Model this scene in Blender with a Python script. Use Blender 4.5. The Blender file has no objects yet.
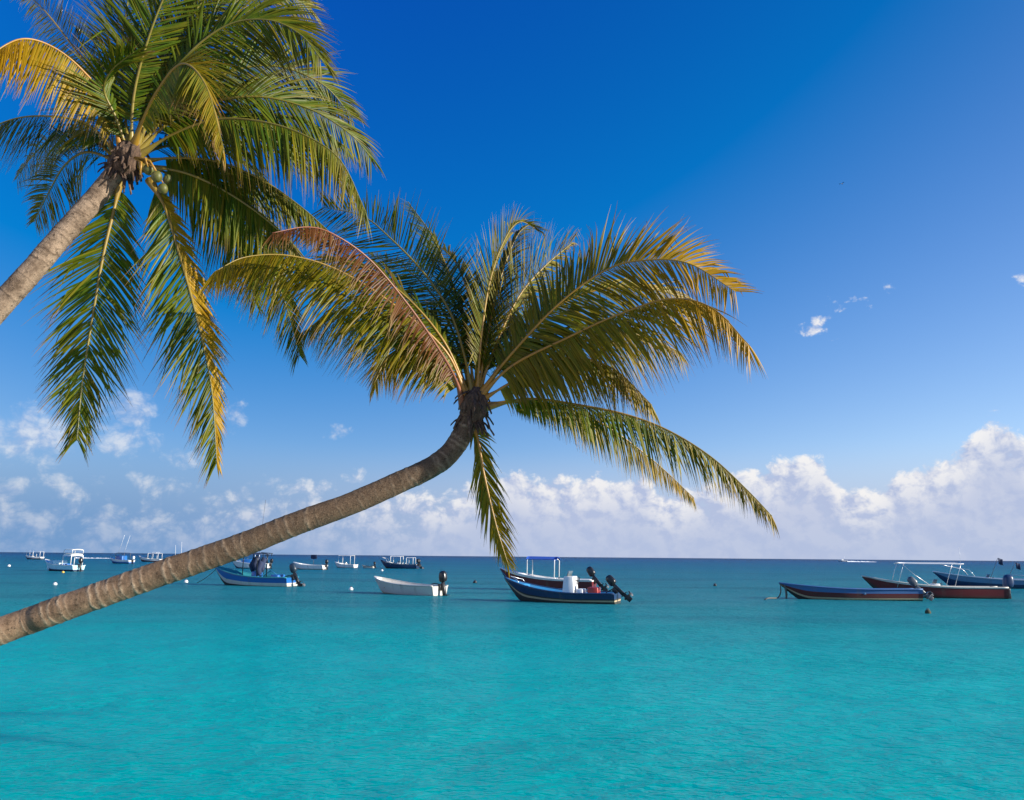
import bpy, math, random
from mathutils import Vector, Matrix, Quaternion, noise as mnoise
R = math.radians
rng = random.Random(11)
sc = bpy.context.scene
COL = sc.collection

# ------------------------------------------------------------------ camera
F = 796.4            # focal length in pixels of a 1024 wide frame (28 mm)
EYE = Vector((0, 0, 2.3))
cd = bpy.data.cameras.new('camera'); cam = bpy.data.objects.new('camera', cd); COL.objects.link(cam)
cd.sensor_width = 36; cd.lens = 28; cd.clip_start = .1; cd.clip_end = 120000
PITCH = math.atan(156.5 / F); ROLL = R(.5)
CR = (Matrix.Rotation(math.pi / 2 + PITCH, 4, 'X') @ Matrix.Rotation(ROLL, 4, 'Z'))
cam.matrix_world = Matrix.Translation(EYE) @ CR
sc.camera = cam
CR3 = CR.to_3x3()

def ray(px, py):
    return CR3 @ Vector(((px - 512) / F, (400 - py) / F, -1))

def at(px, py, depth):
    return EYE + ray(px, py) * depth

def ground(px, py):
    d = ray(px, py)
    return EYE + d * (-EYE.z / d.z)

# ------------------------------------------------------------------ object helpers
def tag(o, label=None, cat=None, group=None, kind=None):
    if label: o['label'] = label
    if cat: o['category'] = cat
    if group: o['group'] = group
    if kind: o['kind'] = kind
    return o

def empty(name, loc, rz=0):
    o = bpy.data.objects.new(name, None); COL.objects.link(o)
    o.location = loc; o.rotation_euler = (0, 0, rz); o.empty_display_size = .2
    return o

class MB:
    """collects geometry, links it as one mesh object"""
    def __init__(s): s.v = []; s.f = []; s.m = []; s.a = []; s.sm = []
    def vert(s, p, a=None):
        s.v.append(tuple(p))
        s.a.append(a or (0, 0, 0, 1))
        return len(s.v) - 1
    def face(s, idx, m=0, smooth=True): s.f.append(tuple(idx)); s.m.append(m); s.sm.append(smooth)
    def grid(s, rows, m=0, closed=False, cap0=False, cap1=False, smooth=True):
        n = len(rows[0])
        for i in range(len(rows) - 1):
            for j in range(n if closed else n - 1):
                k = (j + 1) % n
                s.face((rows[i][j], rows[i][k], rows[i + 1][k], rows[i + 1][j]), m, smooth)
        if cap0: s.face(tuple(reversed(rows[0])), m, False)
        if cap1: s.face(tuple(rows[-1]), m, False)
    def tube(s, pts, r, n=8, m=0, a=None, caps=True):
        pts = [Vector(p) for p in pts]
        rr = r if isinstance(r, (list, tuple)) else [r] * len(pts)
        rows = []; U = None
        for i, p in enumerate(pts):
            T = (pts[min(i + 1, len(pts) - 1)] - pts[max(i - 1, 0)]).normalized()
            if U is None:
                U = T.orthogonal().normalized()
            U = (U - T * U.dot(T)).normalized(); W = T.cross(U)
            rows.append([s.vert(p + (U * math.cos(t) + W * math.sin(t)) * rr[i], a[i] if a else None)
                         for t in [2 * math.pi * k / n for k in range(n)]])
        s.grid(rows, m, closed=True, cap0=caps, cap1=caps)
    def box(s, lo, hi, m=0, bev=.02, taper=(1, 1), shift=(0, 0)):
        """a box with its upright edges and rims rounded; taper / shift act on the top"""
        lo = Vector(lo); hi = Vector(hi); c = (lo + hi) / 2; h = (hi - lo) / 2
        bev = min(bev, h.x * .8, h.y * .8, h.z * .8)
        rows = []
        for z, ins in ((lo.z, bev), (lo.z + bev * .3, bev * .3), (lo.z + bev, 0), (hi.z - bev, 0), (hi.z - bev * .3, bev * .3), (hi.z, bev)):
            k = (z - lo.z) / (hi.z - lo.z)
            tx = 1 + (taper[0] - 1) * k; ty = 1 + (taper[1] - 1) * k
            ring = []
            for sx, sy in ((1, 1), (-1, 1), (-1, -1), (1, -1)):
                a0 = math.atan2(sy, sx) - math.pi / 4
                for q in range(3):
                    t = a0 + q * math.pi / 4
                    x = sx * (h.x - bev) + math.cos(t) * (bev - ins); y = sy * (h.y - bev) + math.sin(t) * (bev - ins)
                    ring.append(s.vert((c.x + x * tx + shift[0] * k, c.y + y * ty + shift[1] * k, z)))
            rows.append(ring)
        s.grid(rows, m, closed=True, cap0=True, cap1=True)
    def ball(s, c, r, n=12, m=0, flat=1.0):
        rows = []
        for i in range(n + 1):
            t = math.pi * (.02 + .96 * i / n) - math.pi / 2
            rows.append([s.vert((c[0] + r * math.cos(t) * math.cos(q), c[1] + r * math.cos(t) * math.sin(q), c[2] + r * flat * math.sin(t)))
                         for q in [2 * math.pi * k / (n + 2) for k in range(n + 2)]])
        s.grid(rows, m, closed=True, cap0=True, cap1=True)
    def build(s, name, mats, parent=None, attr=None):
        me = bpy.data.meshes.new(name); me.from_pydata(s.v, [], s.f)
        for mt in (mats if isinstance(mats, (list, tuple)) else [mats]): me.materials.append(mt)
        me.polygons.foreach_set('material_index', s.m)
        me.polygons.foreach_set('use_smooth', s.sm)
        if attr:
            at_ = me.attributes.new(attr, 'FLOAT_COLOR', 'POINT')
            at_.data.foreach_set('color', [c for q in s.a for c in q])
        me.update()
        o = bpy.data.objects.new(name, me); COL.objects.link(o)
        if parent: o.parent = parent
        return o

def spline(pts, n):
    """n+1 points evenly along a Catmull-Rom curve through pts"""
    p = [Vector(q) for q in pts]
    p = [p[0] * 2 - p[1]] + p + [p[-1] * 2 - p[-2]]
    fine = []
    for i in range(1, len(p) - 2):
        a, b, c, d = p[i - 1:i + 3]
        for k in range(24):
            t = k / 24
            fine.append(.5 * ((2 * b) + (c - a) * t + (2 * a - 5 * b + 4 * c - d) * t * t + (3 * b - a - 3 * c + d) * t ** 3))
    fine.append(p[-2])
    L = [0]
    for i in range(1, len(fine)): L.append(L[-1] + (fine[i] - fine[i - 1]).length)
    out = []; j = 0
    for k in range(n + 1):
        s = L[-1] * k / n
        while j < len(L) - 2 and L[j + 1] < s: j += 1
        t = (s - L[j]) / max(L[j + 1] - L[j], 1e-9)
        out.append(fine[j].lerp(fine[j + 1], t))
    return out, L[-1]

def sstep(a, b, x):
    t = min(1, max(0, (x - a) / (b - a))); return t * t * (3 - 2 * t)

# ------------------------------------------------------------------ node helpers
class NT:
    def __init__(s, tree): s.t = tree; s.t.nodes.clear()
    def n(s, typ, **kw):
        nd = s.t.nodes.new(typ)
        for k, v in kw.items():
            if k[0] == '_': nd.inputs[int(k[1:])].default_value = v
            else: setattr(nd, k, v)
        return nd
    def l(s, a, b): s.t.links.new(a, b)
    def put(s, v, inp):
        if hasattr(v, 'is_output') or isinstance(v, bpy.types.NodeSocket): s.l(v, inp)
        else: inp.default_value = v
    def m(s, op, a, b=0.0, c=0.0, clamp=False):
        nd = s.n('ShaderNodeMath', operation=op, use_clamp=clamp)
        for i, v in enumerate((a, b, c)): s.put(v, nd.inputs[i])
        return nd.outputs[0]
    def vm(s, op, a, b=(0, 0, 0), c=(0, 0, 0)):
        nd = s.n('ShaderNodeVectorMath', operation=op)
        for i, v in enumerate((a, b, c)): s.put(v, nd.inputs[i])
        return nd.outputs['Value' if op in ('DOT_PRODUCT', 'LENGTH') else 'Vector']
    def mix(s, f, a, b, blend='MIX'):
        nd = s.n('ShaderNodeMix', data_type='RGBA', blend_type=blend)
        s.put(f, nd.inputs[0]); s.put(a, nd.inputs[6]); s.put(b, nd.inputs[7])
        return nd.outputs[2]
    def mr(s, v, a, b, c=0.0, d=1.0, smooth=True):
        nd = s.n('ShaderNodeMapRange', interpolation_type='SMOOTHSTEP' if smooth else 'LINEAR')
        s.put(v, nd.inputs[0])
        for i, q in enumerate((a, b, c, d)): s.put(q, nd.inputs[1 + i])
        return nd.outputs[0]
    def noise(s, vec, scale, detail=4, rough=.5, dist=0.0, out='Fac'):
        nd = s.n('ShaderNodeTexNoise'); s.put(vec, nd.inputs['Vector'])
        nd.inputs['Scale'].default_value = scale; nd.inputs['Detail'].default_value = detail
        nd.inputs['Roughness'].default_value = rough; nd.inputs['Distortion'].default_value = dist
        return nd.outputs[out]
    def ramp(s, v, stops, interp='LINEAR'):
        nd = s.n('ShaderNodeValToRGB'); cr = nd.color_ramp; cr.interpolation = interp
        while len(cr.elements) < len(stops): cr.elements.new(.5)
        for e, (p, c) in zip(cr.elements, stops): e.position = p; e.color = c if len(c) == 4 else (*c, 1)
        s.put(v, nd.inputs[0]); return nd.outputs[0]

def c4(c): return (*c, 1)

def material(name):
    mt = bpy.data.materials.new(name); mt.use_nodes = True
    t = NT(mt.node_tree); out = t.n('ShaderNodeOutputMaterial')
    return mt, t, out

def paint(name, col, rough=.4, metal=0.0, worn=.4, dirt=(.12, .1, .07), scale=3.0, streak=True):
    """painted or moulded surface with faint wear and stains"""
    mt, t, out = material(name)
    b = t.n('ShaderNodeBsdfPrincipled'); t.l(b.outputs[0], out.inputs[0])
    tc = t.n('ShaderNodeTexCoord').outputs['Object']
    v = t.vm('MULTIPLY', tc, (1, 1, .35 if streak else 1))
    n1 = t.noise(v, scale, 5, .6); n2 = t.noise(tc, scale * 7, 3, .6)
    f = t.m('MULTIPLY', t.mr(n1, .5, .8), worn)
    c = t.mix(f, c4(col), c4(dirt))
    c = t.mix(t.m('MULTIPLY', t.mr(n2, .35, .75), worn * .5), c, c4([min(1, q * 1.3 + .02) for q in col]))
    t.l(c, b.inputs['Base Color'])
    t.put(t.mr(n2, .2, .8, rough * .8, min(1, rough * 1.3)), b.inputs['Roughness']); b.inputs['Metallic'].default_value = metal
    return mt

M = {}
M['white'] = paint('white_gelcoat', (.68, .68, .66), .3)
M['oldwhite'] = paint('weathered_white_gelcoat', (.52, .5, .44), .45, worn=.5)
M['navy'] = paint('navy_paint', (.012, .035, .095), .35)
M['blue'] = paint('blue_paint', (.012, .115, .36), .35)
M['sea_blue'] = paint('mid_blue_paint', (.03, .2, .42), .4)
M['steel_blue'] = paint('grey_blue_paint', (.1, .2, .33), .4, worn=.4)
M['faded_blue'] = paint('faded_blue_paint', (.05, .13, .3), .5, worn=.5, dirt=(.16, .14, .12))
M['teal'] = paint('teal_paint', (.03, .24, .27), .45)
M['pale_blue'] = paint('pale_aqua_paint', (.4, .68, .75), .4)
M['maroon'] = paint('maroon_paint', (.13, .014, .016), .35, worn=.35)
M['darkred'] = paint('dark_red_antifouling', (.1, .02, .016), .6, worn=.4)
M['bottom'] = paint('dark_bottom_paint', (.03, .035, .03), .6, worn=.5)
M['tan'] = paint('tan_stripe', (.42, .33, .2), .5, worn=.4)
M['black'] = paint('black_plastic', (.012, .013, .015), .28, worn=.15, dirt=(.05, .05, .05))
M['grey'] = paint('grey_plastic', (.09, .1, .115), .3, worn=.2)
M['dark_grey_blue'] = paint('slate_motor_cover', (.02, .035, .055), .3, worn=.2)
M['alu'] = paint('aluminium_tube', (.7, .7, .7), .3, metal=.7, worn=.2)
M['red'] = paint('red_plastic', (.35, .03, .02), .4)
M['canvas_blue'] = paint('blue_canvas', (.01, .07, .36), .8, worn=.25)
M['canvas_navy'] = paint('navy_canvas', (.012, .025, .07), .85)
M['canvas_white'] = paint('white_canvas', (.8, .8, .78), .7, worn=.1)
M['rope'] = paint('rope_fibre', (.11, .11, .085), .9, worn=.6)
M['cushion'] = paint('pale_vinyl', (.5, .7, .75), .5)
M['orange'] = paint('yellow_buoy_plastic', (.7, .42, .05), .4)
M['weed'] = paint('weedy_buoy_skin', (.03, .045, .02), .8, worn=.6)

def glass_mat():
    mt, t, out = material('tinted_windshield')
    b = t.n('ShaderNodeBsdfPrincipled'); t.l(b.outputs[0], out.inputs[0])
    b.inputs['Base Color'].default_value = (.1, .13, .15, 1); b.inputs['Roughness'].default_value = .06
    b.inputs['IOR'].default_value = 1.5
    n = t.noise(t.n('ShaderNodeTexCoord').outputs['Object'], 8); t.put(t.mr(n, .3, .8, .04, .18), b.inputs['Roughness'])
    return mt
M['glass'] = glass_mat()

# ------------------------------------------------------------------ leaf and bark materials
def leaf_mat():
    mt, t, out = material('palm_leaflet')
    a = t.n('ShaderNodeAttribute', attribute_name='tone')
    sp = t.n('ShaderNodeSeparateColor'); t.l(a.outputs['Color'], sp.inputs[0])
    yel, dry, rnd = sp.outputs
    tc = t.n('ShaderNodeTexCoord').outputs['Object']
    n = t.noise(tc, 9, 3, .6)
    g = t.mix(rnd, (.01, .042, .002, 1), (.088, .165, .006, 1))
    g = t.mix(t.mr(n, .4, .7, 0, .3), g, (.15, .19, .006, 1))
    y = t.mix(rnd, (.36, .19, .004, 1), (.58, .33, .01, 1))
    c = t.mix(yel, g, y)
    d = t.mix(rnd, (.13, .03, .008, 1), (.36, .21, .085, 1))
    c = t.mix(dry, c, d)
    df = t.n('ShaderNodeBsdfDiffuse'); t.l(c, df.inputs[0])
    tr = t.n('ShaderNodeBsdfTranslucent'); t.l(t.mix(.35, c, (.28, .3, .008, 1), 'MIX'), tr.inputs[0])
    gl = t.n('ShaderNodeBsdfGlossy'); gl.inputs['Roughness'].default_value = .42
    gl.inputs[0].default_value = (1, 1, 1, 1)
    m1 = t.n('ShaderNodeMixShader'); m1.inputs[0].default_value = .42
    t.l(df.outputs[0], m1.inputs[1]); t.l(tr.outputs[0], m1.inputs[2])
    fr = t.n('ShaderNodeFresnel'); fr.inputs[0].default_value = 1.42
    m2 = t.n('ShaderNodeMixShader'); t.l(t.m('MULTIPLY', fr.outputs[0], .38), m2.inputs[0])
    t.l(m1.outputs[0], m2.inputs[1]); t.l(gl.outputs[0], m2.inputs[2])
    t.l(m2.outputs[0], out.inputs[0])
    return mt
M['leaf'] = leaf_mat()

def rib_mat():
    mt, t, out = material('palm_midrib')
    b = t.n('ShaderNodeBsdfPrincipled'); t.l(b.outputs[0], out.inputs[0])
    a = t.n('ShaderNodeAttribute', attribute_name='tone')
    sp = t.n('ShaderNodeSeparateColor'); t.l(a.outputs['Color'], sp.inputs[0])
    c = t.mix(sp.outputs[0], (.12, .14, .02, 1), (.38, .18, .018, 1))
    c = t.mix(sp.outputs[1], c, (.2, .06, .03, 1))
    tc = t.n('ShaderNodeTexCoord').outputs['Object']
    c = t.mix(t.mr(t.noise(tc, 14, 4, .6), .5, .75, 0, .6), c, (.12, .07, .03, 1))
    t.l(c, b.inputs['Base Color']); b.inputs['Roughness'].default_value = .42
    return mt
M['rib'] = rib_mat()

def bark_mat(name, dark, mid, pale, aged=None):
    mt, t, out = material(name)
    b = t.n('ShaderNodeBsdfPrincipled'); t.l(b.outputs[0], out.inputs[0])
    a = t.n('ShaderNodeAttribute', attribute_name='bark')     # ring, length, around
    sp = t.n('ShaderNodeSeparateColor'); t.l(a.outputs['Color'], sp.inputs[0])
    cb = t.n('ShaderNodeCombineXYZ'); t.l(sp.outputs[1], cb.inputs[0]); t.l(sp.outputs[2], cb.inputs[1])
    tc = t.n('ShaderNodeTexCoord').outputs['Object']
    fib = t.noise(t.vm('MULTIPLY', cb.outputs[0], (30, 260, 1)), 1, 5, .65, .4)
    blot = t.noise(tc, 5.5, 6, .65); spot = t.noise(tc, 26, 4, .7); fine = t.noise(tc, 120, 3, .7)
    c = t.mix(t.mr(blot, .32, .66), c4(dark), c4(mid))
    rk = t.mr(spot, .3, .6, .5, 1)
    if aged:
        ag = t.mr(t.m('ADD', sp.outputs[1], t.m('MULTIPLY', blot, 1.2)), aged, aged + 1.6)
        c = t.mix(t.m('MULTIPLY', ag, .72), c, (.075, .05, .032, 1)); rk = t.m('MULTIPLY', rk, t.mr(ag, 0, 1, 1, .45))
    c = t.mix(t.m('MULTIPLY', sp.outputs[0], rk), c, c4(pale))
    pat = t.noise(t.vm('MULTIPLY', cb.outputs[0], (9, 14, 1)), 1, 5, .7, .6)
    c = t.mix(t.mr(pat, .54, .68, 0, .7), c, c4([q * .4 for q in dark]))
    c = t.mix(t.mr(fib, .48, .72, 0, .55), c, c4([q * .45 for q in dark]))
    c = t.mix(t.mr(spot, .56, .68, 0, .85), c, c4([q * .3 for q in dark]))
    c = t.mix(t.mr(fine, .5, .8, 0, .4), c, c4(pale))
    t.l(c, b.inputs['Base Color']); b.inputs['Roughness'].default_value = .9
    b.inputs['Specular IOR Level'].default_value = .2
    bp = t.n('ShaderNodeBump'); bp.inputs['Strength'].default_value = .8; bp.inputs['Distance'].default_value = .02
    h = t.m('ADD', t.m('MULTIPLY', fib, -.5), t.m('ADD', t.m('MULTIPLY', spot, .8), t.m('MULTIPLY', fine, .35)))
    t.l(h, bp.inputs['Height']); t.l(bp.outputs[0], b.inputs['Normal'])
    return mt
M['bark'] = bark_mat('palm_bark', (.15, .092, .055), (.33, .21, .125), (.62, .47, .32), 5.6)
M['bark_grey'] = bark_mat('grey_palm_bark', (.13, .09, .06), (.36, .265, .185), (.07, .045, .028))

def fibre_mat():
    mt, t, out = material('leaf_sheath_fibre')
    b = t.n('ShaderNodeBsdfPrincipled'); t.l(b.outputs[0], out.inputs[0])
    tc = t.n('ShaderNodeTexCoord').outputs['Object']
    n = t.noise(t.vm('MULTIPLY', tc, (1, 1, .25)), 38, 5, .7)
    c = t.ramp(n, [(.3, (.025, .016, .011)), (.55, (.1, .06, .038)), (.75, (.24, .16, .1))])
    t.l(c, b.inputs['Base Color']); b.inputs['Roughness'].default_value = .95
    bp = t.n('ShaderNodeBump'); bp.inputs['Strength'].default_value = .9; bp.inputs['Distance'].default_value = .02
    t.l(n, bp.inputs['Height']); t.l(bp.outputs[0], b.inputs['Normal'])
    return mt
M['fibre'] = fibre_mat()
M['coconut'] = paint('green_coconut_husk', (.085, .09, .015), .5, worn=.7, dirt=(.3, .2, .04), scale=9, streak=False)

# ------------------------------------------------------------------ palms
def make_trunk(parent, pts, radii, mat, seed, spacing, rw=.007):
    rg = random.Random(seed)
    n = 1150; path, L = spline(pts, n)
    # ring scars: position, tilt, phase, strength
    rings = []; s = .0
    while s < L:
        rings.append((s, rg.uniform(-.035, .035), rg.uniform(0, 6.28), rg.choice((.2, .4, .7, 1, 1.15))))
        s += spacing * rg.uniform(.3, 1.6)
    mb = MB(); rows = []; U = None; NS = 44
    for i, p in enumerate(path):
        T = (path[min(i + 1, n)] - path[max(i - 1, 0)]).normalized()
        if U is None: U = T.orthogonal().normalized()
        U = (U - T * U.dot(T)).normalized(); W = T.cross(U)
        t = i / n; s = L * t
        x = t * (len(radii) - 1); k = min(int(x), len(radii) - 2); r0 = radii[k] + (radii[k + 1] - radii[k]) * (x - k)
        near = [q for q in rings if abs(q[0] - s) < .16]
        row = []
        for j in range(NS):
            th = 2 * math.pi * j / NS
            d = U * math.cos(th) + W * math.sin(th)
            wob = .02 * mnoise.noise(Vector((th * 1.3 + seed, s * 9, 3 * math.cos(th))))
            rv = 0; step = 0
            for (q, tl, ph, st) in near:
                e = s - (q + tl * math.cos(th + ph) + wob)
                w = rw * (1 + st)
                rv = max(rv, st * math.exp(-(e / w) ** 2) * min(1, max(0, .75 + .9 * mnoise.noise(Vector((math.cos(th + ph) * 1.5, math.sin(th) * 1.5, q * 7))))))
                if 0 <= e < .1: step = max(step, st * (1 - e / .1))
            nz = mnoise.fractal(Vector((p + d * r0) * 6 + Vector((seed, 0, 0))), .9, 2.2, 4)
            r = r0 * (1 + .035 * rv + .014 * step + .028 * nz)
            row.append(mb.vert(p + d * r, (rv * (.7 + .5 * mnoise.noise(Vector((th * 2.5, s * 5, seed)))), s, th * r0, 1)))
        rows.append(row)
    mb.grid(rows, 0, closed=True, cap0=True, cap1=True)
    return mb.build('trunk', mat, parent, 'bark')

def make_frond(parent, pts, roll=0, grav=.5, lmax=.85, yel=.1, dry=0, tipdry=.35, ang=(62, 28), seed=0, sp=.019, ytip=.3,
               asym=(1, 1), rib=1.0, bare=.13, wid=.0126, curl=0.0, hang=0.0, jit=1.0, label=None, yside=(0, 0), ribyel=1.0):
    """one pinnate leaf; pts in the world. roll turns its plane about the midrib; grav is how far the leaflets hang"""
    rg = random.Random(seed * 7 + 3)
    n = 60; path, L = spline(pts, n)
    mb = MB(); rb = MB()
    rad = []; tone = []
    for i in range(n + 1):
        t = i / n
        rad.append((.044 * (1 - t / .12) ** 1.5 + .0135 if t < .12 else .0135 * (1 - (t - .12) / .88) ** .8 + .0028) * rib)
        tone.append((min(1, max(0, (yel + .1 + .6 * (1 - t)) * ribyel)), dry * .95, .5, 1))
    rb.tube(path, rad, 8, 0, tone)
    cnt = max(20, int(L / sp))
    # frame carried along
    for side in (1, -1):
        for k in range(cnt):
            t = bare + (1 - bare) * (k + rg.random() * .5) / cnt
            t = min(t, .999)
            if rg.random() < .03 + .1 * max(0, mnoise.noise(Vector((k * .16, seed * 2.3, side * 3)))): continue
            x = t * n; i = min(int(x), n - 1); p = path[i].lerp(path[i + 1], x - i)
            T = (path[min(i + 2, n)] - path[max(i - 1, 0)]).normalized()
            V = (p - EYE).normalized()
            S = T.cross(V)
            if S.length < 1e-3: S = T.orthogonal()
            S.normalize()
            q = Quaternion(T, R(roll)); S = q @ S; N = S.cross(T)
            u = (t - bare) / (1 - bare)
            prof = (.45 + .55 * sstep(0, .28, u)) * (1 - .62 * sstep(.45, 1.02, u))
            ln = lmax * prof * rg.uniform(.86, 1.08) * asym[0 if side > 0 else 1]
            if rg.random() < .04: ln *= rg.uniform(.4, .8)
            an = R(ang[0] + (ang[1] - ang[0]) * u + rg.gauss(0, 4) * jit + 11 * jit * mnoise.noise(Vector((k * .11, seed * 3.1, side * 5))))
            d0 = T * math.cos(an) + S * (side * math.sin(an)) + N * (.28 + rg.gauss(0, .07) * jit + .3 * jit * mnoise.noise(Vector((k * .08, seed * 1.7, side * 9))))
            d0 = (d0.normalized() * (1 - hang) + Vector((0, 0, -1)) * hang * rg.uniform(.8, 1.2)).normalized()
            w0 = wid * rg.uniform(.8, 1.15) * (1 - .35 * u)
            g = grav * rg.uniform(.75, 1.3)
            yl = min(1, max(0, yel + ytip * sstep(.3, 1, u) + rg.gauss(0, .1) + (yside[0] if side > 0 else yside[1])))
            rn = min(1, max(0, .45 + rg.gauss(0, .24))); rn0 = rn
            td = tipdry * rg.uniform(.5, 1.6)
            pos = p + S * (side * rad[i] * .6); segs = 6
            tw = rg.gauss(0, .35) * jit
            rows = []
            d = d0.copy()
            cl = curl * rg.uniform(-.3, 1.2); kink = rg.uniform(.35, .7) if rg.random() < .09 else 9
            for e in range(segs + 1):
                s = e / segs
                d = (d0 + Vector((0, 0, -1)) * g * (s ** 1.4) * 1.7 - T * (cl * s * s) + Vector((0, 0, -1)) * (1.6 if s > kink else 0)).normalized()
                B = N - d * N.dot(d)
                if B.length < 1e-3: B = d.orthogonal()
                B.normalize(); B = Quaternion(d, tw * s * 1.5 + side * .35) @ B
                Wd = d.cross(B).normalized()
                w = w0 * (.55 + .45 * sstep(0, .2, s)) * (1 - sstep(.35, 1.0, s) * .93)
                ytone = min(1, yl + .25 * s * s)
                dr = min(1, max(dry * (1 - .3 * s) if dry > .5 else dry, td * sstep(.66, 1, s) * 1.5))
                if dry > .5: rn = min(1, rn0 * .2 + .6 * sstep(.4, 1, s))
                at_ = (ytone, dr, rn, 1)
                rows.append([mb.vert(pos + Wd * w + B * (w * .4), at_), mb.vert(pos, at_), mb.vert(pos - Wd * w + B * (w * .4), at_)])
                pos = pos + d * (ln / segs)
            mb.grid(rows)
    fr = mb.build('frond', M['leaf'], parent, 'tone')
    rb.build('midrib', M['rib'], fr, 'tone')
    if label: fr['label'] = label
    return fr

def px_pts(pts, depth, dtip, pw=1.0):
    n = len(pts) - 1
    return [at(x, y, depth + dtip * (i / n) ** pw) for i, (x, y) in enumerate(pts)]

def sheath(parent, c, axis, r, h, seed):
    """shaggy leaf bases and fibre round the growing point"""
    rg = random.Random(seed); axis = axis.normalized()
    U = axis.orthogonal().normalized(); W = axis.cross(U)
    mb = MB(); rows = []
    for i in range(15):
        t = i / 14; row = []
        for j in range(30):
            th = 2 * math.pi * j / 30
            rr = r * (.8 + .5 * math.sin(math.pi * min(1, t * 1.1)) * .8) * (1 - .6 * sstep(.75, 1, t))
            rr *= 1 + .28 * mnoise.fractal(Vector((math.cos(th) * 2, math.sin(th) * 2, t * 3 + seed)), .8, 2, 4)
            row.append(mb.vert(c + axis * (t - .45) * h + (U * math.cos(th) + W * math.sin(th)) * rr))
        rows.append(row)
    mb.grid(rows, 0, closed=True, cap0=True, cap1=True)
    for k in range(64):        # broken stubs and rags
        th = rg.uniform(0, 6.28); d = (U * math.cos(th) + W * math.sin(th))
        b = c + axis * rg.uniform(-.42, .45) * h + d * r * rg.uniform(.6, .95)
        ln = rg.uniform(.05, .17); dirn = (d * rg.uniform(.5, 1) + axis * rg.uniform(-.5, .6) + Vector((0, 0, rg.uniform(-.7, .1)))).normalized()
        sd = dirn.cross(axis).normalized() * rg.uniform(.018, .05)
        nn = dirn.cross(sd).normalized() * .012
        rws = []
        for e in range(4):
            s = e / 3; p = b + dirn * ln * s + Vector((0, 0, -.09 * s * s)); w = (1 - .75 * s)
            rws.append([mb.vert(p + sd * w), mb.vert(p + nn), mb.vert(p - sd * w), mb.vert(p - nn)])
        mb.grid(rws, 0, closed=True, cap1=True)
    return mb.build('leaf_sheath', M['fibre'], parent)

# ---- front palm ------------------------------------------------------------
FD = 8.6
tp = [Vector((-8.6, 7.7, -.35)), Vector((-7.0, 7.82, .78))] + [at(x, y, d) for x, y, d in (
    (0, 631, 8.0), (50, 613, 8.03), (100, 595, 8.06), (156, 575, 8.1), (200, 560, 8.14), (250, 542, 8.2), (300, 522, 8.26), (350, 504, 8.33),
    (400, 482, 8.42), (430, 468, 8.48), (448, 455, 8.52), (461, 437, 8.56), (469, 418, 8.6), (474, 396, 8.6))]
front = empty('palm_tree', tp[1] - Vector((.3, .2, .4)))
tag(front, 'leaning palm with a long brown trunk reaching across the water and one rust brown frond', 'palm tree', 'coconut palms leaning over the water')
FM = Matrix.Translation(-front.location)
def rel(pts, o): return [p - o.location for p in pts]

class Shift:                        # fronds are built in world space, then moved into their palm
    pass
def settle(o, root):
    o.data.transform(Matrix.Translation(-root.location))
    for c in o.children: c.data.transform(Matrix.Translation(-root.location))

o = make_trunk(front, tp, [.2, .165, .148, .14, .135, .13, .125, .118, .112, .108], M['bark'], 3, .075); settle(o, front)
o = sheath(front, at(474, 408, FD), at(476, 380, FD) - at(470, 420, FD), .12, .42, 5); settle(o, front)

def Fr(root, depth, pts, dtip, **kw):
    o = make_frond(root, px_pts(pts, depth, dtip, kw.pop('pw', 1.3)), **kw); settle(o, root); return o

f = lambda pts, dtip, **kw: Fr(front, FD, pts, dtip, **kw)
f([(476, 400), (509, 357), (560, 303), (608, 269), (649, 260), (690, 264), (736, 292)], -.6, roll=-28, grav=.25, lmax=.86, yel=.25, ytip=.8, seed=1, ang=(66, 44), tipdry=.8, curl=.5)
f([(475, 402), (512, 366), (567, 338), (615, 316), (669, 299), (712, 308), (750, 346)], -1.0, roll=-55, grav=.4, hang=.38, lmax=1.0, yel=.4, ytip=.8, seed=2, tipdry=.7)
f([(478, 402), (520, 378), (566, 358), (612, 368), (652, 405)], -.7, roll=-60, grav=.5, hang=.4, lmax=.75, yel=.4, ytip=.1, seed=3)
f([(482, 408), (528, 399), (578, 405), (627, 415), (669, 431), (711, 457), (746, 489), (772, 516)], -.9, roll=-62, grav=.5, hang=.4, lmax=.64, yel=.12, ytip=.35, seed=4, tipdry=.5)
f([(480, 406), (535, 402), (595, 420), (650, 458), (694, 498)], .9, roll=-60, grav=.6, hang=.5, lmax=.5, yel=.3, ytip=.45, seed=5, tipdry=.7)
f([(472, 425), (478, 440), (484, 474), (496, 525), (508, 564)], -.35, roll=20, grav=.3, bare=.02, lmax=.5, yel=.35, ytip=.4, seed=6, ang=(34, 18), sp=.022, wid=.013)
f([(477, 398), (481, 340), (489, 285), (503, 243), (519, 222), (538, 230)], .5, roll=50, grav=.25, lmax=.56, yel=.18, ytip=.1, seed=7, ang=(28, 16), jit=.6)
f([(477, 398), (487, 340), (500, 280), (517, 236), (533, 222)], .9, roll=-30, grav=.35, lmax=.52, yel=.2, ytip=.1, seed=17, ang=(26, 16), jit=.6)
f([(477, 398), (495, 347), (518, 298), (543, 268), (572, 243)], 1.0, roll=52, grav=.35, lmax=.8, yel=.2, ytip=.2, seed=8, ang=(44, 26))
f([(477, 398), (488, 355), (506, 316), (532, 292), (566, 288)], 1.6, roll=48, grav=.4, lmax=.8, yel=.15, ytip=.1, seed=9, ang=(55, 30))
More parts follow.
